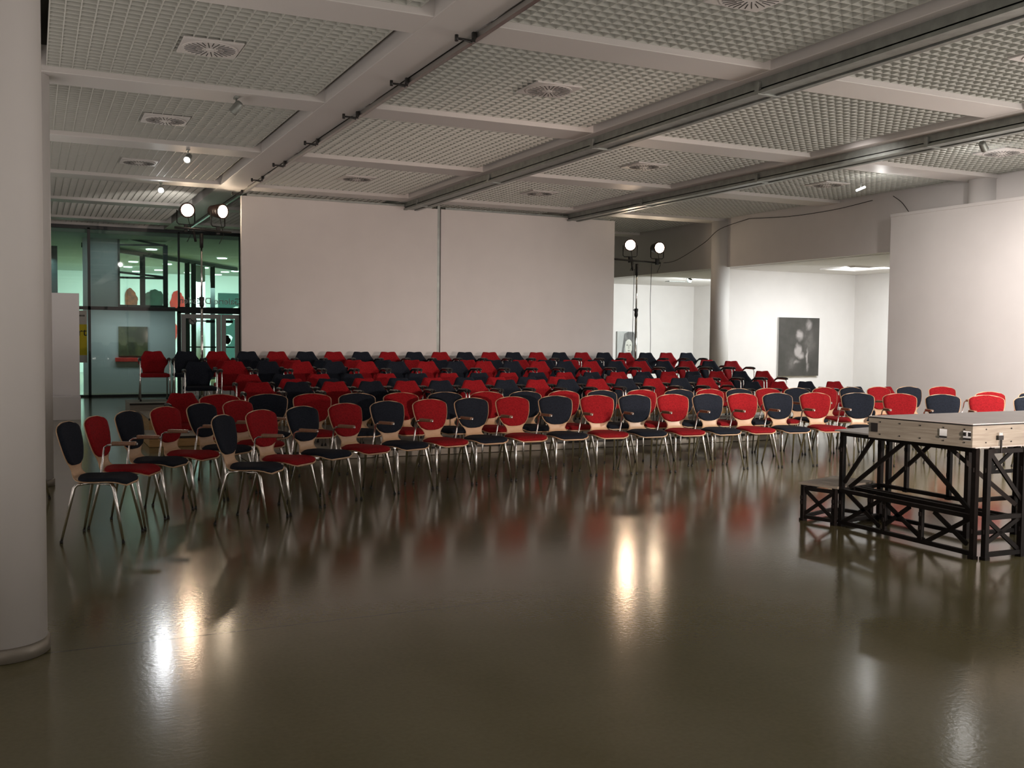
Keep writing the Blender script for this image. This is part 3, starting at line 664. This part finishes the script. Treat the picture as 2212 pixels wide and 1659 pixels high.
# ------------------------------------------------------------------ chairs
def make_plywood_chair(kind):
    fab = kind+'_fabric'
    t = thing('plywood_chair', '', 'chair')
    C = .30
    rows = [(-.272, .850, .045, C), (-.271, .846, .09, C), (-.270, .838, .13, C), (-.268, .826, .168, C), (-.265, .810, .198, C), (-.261, .792, .212, C), (-.252, .755, .213, C), (-.238, .70, .206, C),
            (-.226, .65, .193, C), (-.215, .60, .170, C), (-.207, .565, .143, C), (-.201, .54, .118, C), (-.196, .515, .101, C), (-.191, .495, .096, C), (-.183, .475, .104, .2), (-.168, .455, .126, .1),
            (-.140, .441, .158, .05), (-.10, .436, .190, 0), (-.05, .435, .213, 0), (.02, .438, .222, 0), (.09, .441, .220, 0), (.14, .438, .212, 0), (.175, .430, .198, 0), (.20, .416, .172, 0), (.213, .402, .12, 0)]
    MB().ribbon(rows, -.011).obj('shell', 'beech_ply', t)
    pad = []
    for y, z, hw, c in rows:
        if z < .535 or y > -.19: continue
        w2 = hw-.010
        if z < .66: w2 = min(w2, .192*math.sqrt(max(0, 1-((.66-z)/.125)**2))+.02)
        pad.append((y+.003, z-.006 if z > .83 else z, max(.02, w2), c))
    pad.append((-.197, .535, .03, C)); MB().ribbon(pad, .017).obj('back_pad', fab, t)
    sp = [(-.150, .449, .05, 0), (-.140, .447, .11, 0), (-.12, .443, .155, 0), (-.09, .440, .185, 0), (-.04, .439, .204, 0), (.02, .442, .212, 0), (.09, .445, .210, 0), (.14, .442, .202, 0), (.172, .434, .188, 0), (.195, .421, .164, 0), (.206, .409, .115, 0)]
    MB().ribbon(sp, .018).obj('seat_pad', fab, t)
    b = MB(); b.tube([(-.15, .10, .415), (-.15, -.10, .418), (.15, -.10, .418), (.15, .10, .415), (-.15, .10, .415)], .010, 6); b.obj('seat_frame', 'chrome', t)
    for sx in (-1, 1):
        lg = MB().tube([(sx*.13, .09, .420), (sx*.168, .125, .412), (sx*.178, .137, .39), (sx*.213, .213, .012)], [.010, .0135, .0135, .0085], 10).obj('leg', 'chrome', t)
        MB().lathe([(.012, 0), (.012, .018)], (sx*.213, .213, 0), 8).obj('foot_tip', 'rubber', lg)
        lg = MB().tube([(sx*.13, -.07, .420), (sx*.168, -.125, .412), (sx*.178, -.142, .39), (sx*.213, -.220, .012)], [.010, .0125, .0125, .0085], 10).obj('leg', 'chrome', t)
        MB().lathe([(.012, 0), (.012, .018)], (sx*.213, -.220, 0), 8).obj('foot_tip', 'rubber', lg)
    ar = MB().tube([(-.165, -.05, .415), (-.212, -.09, .44), (-.232, -.085, .55), (-.240, -.075, .635), (-.240, -.05, .652), (-.240, .00, .655), (-.240, .165, .660)], .0085, 8)
    ar = ar.obj('arm', 'chrome', t)
    MB().lathe([(.010, 0), (.011, .004), (.006, .008)], (-.240, .164, .662), 10, (0, 1, 0)).obj('end_cap', 'satin_steel', ar)
    MB().box(-.262, -.220, -.02, .160, .652, .680, .008).obj('armrest', 'arm_wood', ar)
    return t
def make_tub_chair(kind):
    fab = kind+'_fabric'; t = thing('tub_chair', '', 'chair'); C = .75
    rows = [(-.262, .776, .118, C, .016), (-.262, .764, .136, C, .012), (-.258, .735, .152, C, .006), (-.250, .70, .172, C, 0), (-.240, .66, .200, C, 0), (-.232, .625, .226, C, 0), (-.228, .605, .232, C, 0),
            (-.222, .575, .220, C, 0), (-.214, .54, .192, C, 0), (-.206, .50, .172, C, 0), (-.200, .46, .165, C, 0), (-.195, .43, .165, C, 0)]
    MB().ribbon(rows, .034).obj('backrest', fab, t)
    MB().box(-.215, .215, -.20, .225, .375, .435, .022).obj('seat', fab, t)
    for sx in (-1, 1):
        lg = MB().tube([(sx*.222, .20, .012), (sx*.222, .175, .38), (sx*.222, .165, .60), (sx*.222, .152, .634), (sx*.222, .10, .646), (sx*.222, -.10, .650), (sx*.215, -.17, .60)], .0105, 8).obj('leg', 'chrome', t)
        MB().lathe([(.016, 0), (.016, .02)], (sx*.222, .20, 0), 8).obj('foot_tip', 'rubber', lg)
        lg = MB().tube([(sx*.205, .16, .39), (sx*.205, -.10, .37), (sx*.215, -.235, .012)], .0105, 8).obj('leg', 'chrome', t)
        MB().lathe([(.016, 0), (.016, .02)], (sx*.215, -.235, 0), 8).obj('foot_tip', 'rubber', lg)
        b = MB(); b.tube([(sx*.222, .185, .655), (sx*.222, .15, .664), (sx*.222, .05, .668), (sx*.222, -.08, .662), (sx*.219, -.16, .625)], [.017, .020, .020, .020, .014], 8)
        b.obj('armrest', 'plastic_black', t)
    return t
PLY = {}; TUB = {}
for k in ('red', 'blue'): PLY[k] = make_plywood_chair(k); TUB[k] = make_tub_chair(k)
first = set()
def place(src, key, x, y, z, face, label, group):
    """face: direction (dx, dy) the chair looks to"""
    o = src[key]
    if (id(src), key) in first: o = copy_tree(src[key])
    first.add((id(src), key))
    o.location = (x, y, z); o.rotation_euler = (0, 0, math.atan2(face[1], face[0])-PI/2)
    tag(o, label, 'chair', group)

# positions of the joints between neighbouring chairs (front feet) along each curved row
FR = [(1.61, 7.76), (1.885, 8.17), (2.24, 8.48), (2.66, 8.76), (3.09, 8.97), (3.54, 9.13), (4.01, 9.24), (4.48, 9.31), (4.97, 9.35), (5.46, 9.34), (5.95, 9.30), (6.44, 9.27), (6.93, 9.23), (7.40, 9.20), (7.88, 9.16),
      (8.345, 9.10)]
def row_from_joints(J, colors, name, group, src, kindname, zz=0):
    for i in range(len(J)-1):
        a, c = Vector(J[i]), Vector(J[i+1]); tdir = (c-a).normalized(); f = Vector((tdir.y, -tdir.x)); mid = (a+c)/2-f*.213
        k = colors[i % 2]
        place(src, k, mid.x, mid.y, zz, f, '%s %s, %s from the left in %s' % (k, kindname, ORD[i+1], name), group)
row_from_joints(FR, ('blue', 'red'), 'the front row', 'plywood chairs of the front row', PLY, 'padded plywood chair')
# the front row bends toward the stage at its right end
for k, (x, y, f) in enumerate([(8.645, 9.275, (-.22, -1)), (9.12, 9.10, (-.42, -1)), (9.53, 8.84, (-.50, -1)), (9.92, 8.55, (-.58, -1)), (10.31, 8.26, (-.65, -1)), (10.67, 7.93, (-.75, -1)), (11.0, 7.56, (-.85, -1))]):
    c = ('red', 'blue')[k % 2]
    place(PLY, c, x, y, 0, f, '%s padded plywood chair, %s from the left in the front row' % (c, ORD[16+k]), 'plywood chairs of the front row')
SR = [(.555, 7.545), (.735, 7.97), (.955, 8.42), (1.22, 8.81), (1.545, 9.16), (1.90, 9.49), (2.27, 9.78)]
row_from_joints(SR, ('blue', 'red'), 'the short slanting row at left', 'plywood chairs of the short slanting row', PLY, 'padded plywood chair')
CR = [(1.47, 10.60), (1.98, 10.52), (2.48, 10.45), (2.98, 10.41), (3.50, 10.38), (4.02, 10.36), (4.54, 10.33), (5.03, 10.29), (5.54, 10.26), (6.07, 10.24), (6.62, 10.23), (7.14, 10.19), (7.65, 10.13),
      (8.12, 10.11), (8.59, 10.10), (9.06, 10.09), (9.53, 10.07), (10.0, 10.05), (10.47, 10.03), (10.94, 10.0), (11.41, 9.92), (11.87, 9.78)]
row_from_joints(CR, ('red', 'blue'), 'the long row behind the front row', 'plywood chairs of the second long row', PLY, 'padded plywood chair')
for k, (x, y, f, c) in enumerate([(11.15, 8.82, (-.35, -1), 'red'), (11.72, 8.62, (-.35, -1), 'blue')]):
    place(PLY, c, x, y, 0, f, '%s padded plywood chair set forward at the %s end beside the display wall' % (c, ('left', 'right')[k]), 'plywood chairs beside the display wall')
place(PLY, 'blue', -.16, 9.72, 0, (.93, -.36), 'lone dark padded chair half hidden behind the near column', 'plywood chairs behind the column')

def tub_row(xs, y, z, start, name, yend=0, face=(-.02, -1)):
    for i, x in enumerate(xs):
        k = ('red', 'blue')[(i+start) % 2]
        place(TUB, k, x, y, z, face, '%s tub chair, %s from the left in %s' % (k, ORD[i+1], name), 'tub chairs in '+name)
tub_row([1.74]+[2.25+.4975*i for i in range(21)], 16.92, .42, 0, 'the highest row against the partition')
tub_row([11.98-.513*i for i in range(19)][::-1], 15.92, .30, 0, 'the second highest row')
tub_row([6.78+.512*i for i in range(-9, 0)]+[6.78+.512*i for i in range(0, 11)], 15.05, .30, 1, 'the third highest row')
tub_row([6.84+.512*i for i in range(-8, 11)], 14.22, .14, 0, 'the fourth highest row')
tub_row([10.33-.512*i for i in range(1, 15)][::-1], 13.35, .11, 0, 'the upper row on the low platform')
tub_row([2.53+.49*i for i in range(15)], 12.45, .11, 0, 'the lower row on the low platform')
for k, (x, y) in enumerate([(10.40, 13.3), (10.92, 13.25), (11.44, 13.2), (11.96, 13.10), (12.47, 12.97)]):
    c = ('red', 'blue')[k % 2]
    place(TUB, c, x, y, 0, (-.08, -1), '%s tub chair on the floor beyond the platforms, %s from the left, back row' % (c, ORD[k+1]), 'tub chairs on the floor at the right')
for k, (x, y) in enumerate([(10.86, 11.45), (11.36, 11.38), (11.85, 11.25)]):
    c = ('red', 'blue')[k % 2]
    place(TUB, c, x, y, 0, (-.15, -1), '%s tub chair on the floor beyond the platforms, %s from the left, front row' % (c, ORD[k+1]), 'tub chairs on the floor at the right')
place(TUB, 'red', 1.62, 12.25, 0, (.1, -1), 'red tub chair standing alone on the floor left of the platforms', 'tub chairs left of the platforms')

# ------------------------------------------------------------------ the stage
def cubic(*a): return a
t = thing('stage', 'black steel truss stage with a thick pale deck', 'stage', (0, 0, 0))
def leg_(x, y, z0, z1, w_=.036):
    b = MB(); b.box(x-w_/2, x+w_/2, y-w_/2, y+w_/2, z0, z1)
    b.box(x-w_/2-.006, x+w_/2+.006, y-w_/2-.006, y+w_/2+.006, z0, z0+.02)
    for z in (z0+.18, z1-.16): b.box(x-w_/2-.012, x-w_/2, y-.008, y+.008, z, z+.03)
    b.obj('leg', 'truss_metal', t)
for x, y in [(5.875, 6.09), (5.835, 4.80), (5.885, 4.745), (6.40, 6.20), (6.42, 6.13), (6.40, 5.33), (6.23, 4.735), (6.90, 5.30), (6.98, 5.25), (8.1, 5.9), (7.40, 4.74)]:
    leg_(x, y, 0, .765)
for x, y, z in [(6.40, 5.92, .27), (6.40, 5.50, .27), (7.39, 5.92, .38)]: leg_(x, y, z, .765, .03)
for x, y, z0, z1 in [(5.86, 5.62, .04, .28), (5.86, 5.27, .04, .28)]: leg_(x, y, z0, z1, .028)
b = MB()
def rail(a, c, w_=.03): b.bar(a, c, w_)
for z in (.035, .29, .75):
    rail((5.865, 6.09, z), (5.84, 4.80, z)); rail((6.40, 6.20, z), (6.40, 5.33, z)); rail((5.875, 6.09, z), (6.40, 6.20, z)); rail((5.885, 4.745, z), (6.23, 4.735, z)); rail((6.23, 4.735, z), (6.90, 5.30, z)) if z == .29 else None
    rail((6.40, 6.20, z), (7.40, 6.15, z)) if z == .75 else None; rail((6.40, 5.33, z), (6.90, 5.30, z)); rail((6.23, 4.735, z), (7.4, 4.74, z)); rail((5.84, 4.80, z), (6.40, 5.33, z)) if z == .75 else None
rail((6.05, 6.11, .29), (6.0, 4.75, .29)); rail((6.12, 6.12, .29), (6.12, 4.75, .29), .025)
b.obj('rails', 'truss_metal', t)
for a, c in [((5.86, 6.05, .36), (5.86, 5.76, .74)), ((5.86, 5.99, .33), (5.855, 5.45, .74)), ((6.40, 6.12, .31), (6.40, 5.62, .74)), ((5.85, 5.36, .745), (5.845, 4.83, .32)), ((5.85, 5.03, .745), (6.20, 4.76, .36)), ((5.90, 4.74, .74), (6.22, 4.735, .40)),
             ((5.86, 6.03, .29), (5.86, 5.67, .07)), ((5.86, 6.07, .03), (5.86, 5.66, .28)), ((5.86, 5.63, .27), (5.86, 5.24, .04)), ((5.86, 5.62, .09), (5.86, 5.38, .27)), ((5.85, 5.15, .27), (5.85, 4.86, .09)), ((5.855, 5.22, .04), (5.85, 4.83, .28)),
             ((5.89, 4.74, .28), (6.22, 4.735, .04)), ((5.89, 4.74, .12), (6.22, 4.735, .28)), ((7.40, 5.92, .74), (7.9, 5.9, .38)), ((7.40, 5.92, .40), (7.9, 5.9, .74)), ((7.38, 5.92, .385), (8.1, 5.9, .385))]:
    MB().bar(a, c, .016, .030).obj('brace', 'truss_metal', t)
b = MB(); b.prism([(5.83, 6.14, .766), (6.46, 6.25, .766), (7.5, 6.25, .766), (7.5, 4.80, .766), (5.83, 4.80, .766)], (0, 0, .012)); b.obj('top_plate', 'deck_top', t)
stage = t
t = thing('stage_step', 'low black truss step before the stage', 'step', (0, 0, 0))
cs = [(5.755, 6.40), (5.84, 6.13), (6.36, 6.26), (6.27, 6.58)]
for x, y in cs: leg_(x, y, 0, .30, .034)
b = MB()
for z in (.035, .27):
    for i in range(4): b.bar((*cs[i], z), (*cs[(i+1) % 4], z), .028)
b.obj('rails', 'truss_metal', t)
for a, c in [((*cs[0], .27), (*cs[1], .04)), ((*cs[0], .05), (*cs[1], .27))]: MB().bar(a, c, .016, .028).obj('brace', 'truss_metal', t)
MB().prism([(5.725, 6.43, .30), (5.835, 6.10, .30), (6.39, 6.24, .30), (6.29, 6.62, .30)], (0, 0, .018)).obj('step_board', 'tier_plain', t)
# thick deck element
t = stage
DK = [(5.57, 5.52), (5.70, 4.72), (8.2, 4.74), (8.2, 5.52)]
MB().prism([(x, y, .785) for x, y in DK], (0, 0, .145)).obj('side_boards', 'ply_side', t)
MB().prism([(x+dx, y+dy, .931) for (x, y), (dx, dy) in zip(DK, ((-.006, .006), (-.006, -.006), (0, -.006), (0, .006)))], (0, 0, .007)).obj('edge_trim', 'rubber', t)
MB().prism([(x, y, .939) for x, y in DK], (0, 0, .006)).obj('deck_board', 'deck_top', t)
def on_side(s, z, off=.003):   # along the left side
    a, c = Vector((5.57, 5.52, 0)), Vector((5.70, 4.72, 0)); p = a.lerp(c, s); nrm = Vector((-.987, -.16, 0)); return p+nrm*off+Vector((0, 0, z)), (c-a).normalized(), nrm
b = MB()
for s in (.12, .32, .52, .74, .93):
    for z in (.815, .905):
        p, d, nrm = on_side(s, z, .0); b.lathe([(.005, 0), (.005, .003)], p, 8, nrm)
for x in (5.83, 6.08, 6.33):
    for z in (.815, .905): b.lathe([(.005, 0), (.005, .003)], (x, 4.72, z), 8, (0, -1, 0))
b.obj('screws', 'rubber', t)
def latch(s, dark, name):
    p, d, nrm = on_side(s, .865, 0); b = MB()
    a = p-d*.028; c = p+d*.028
    b.prism([a+Vector((0, 0, -.035)), c+Vector((0, 0, -.035)), c+Vector((0, 0, .03)), a+Vector((0, 0, .03))], nrm*.005); o = b.obj(name, 'plastic_black' if dark else 'chrome', t)
    if not dark:
        b = MB(); a2, c2 = a+nrm*.006, c+nrm*.006
        b.prism([a2+Vector((0, 0, -.032)), c2+Vector((0, 0, -.032)), c2+Vector((0, 0, -.018)), a2+Vector((0, 0, -.018))], nrm*.002)
        if s > .9: b.prism([a2+Vector((0, 0, -.005)), a2+d*.02+Vector((0, 0, -.005)), a2+d*.02+Vector((0, 0, .02)), a2+Vector((0, 0, .02))], nrm*.002); b.prism([c2-d*.02+Vector((0, 0, -.005)), c2+Vector((0, 0, -.005)), c2+Vector((0, 0, .02)), c2-d*.02+Vector((0, 0, .02))], nrm*.002)
        b.obj('keyhole', 'rubber', o)
latch(.06, True, 'handle_recess'); latch(.74, False, 'lock_plate'); latch(.955, False, 'lock_plate')
o = MB().box(5.93, 5.98, 4.70, 4.718, .83, .86).obj('hook_plate', 'rubber', t)
MB().box(5.94, 5.975, 4.705, 4.72, .86, .88).obj('hook_cap', 'chrome', o); MB().box(5.958, 5.968, 4.70, 4.71, .74, .83).obj('hook_rod', 'rubber', o)
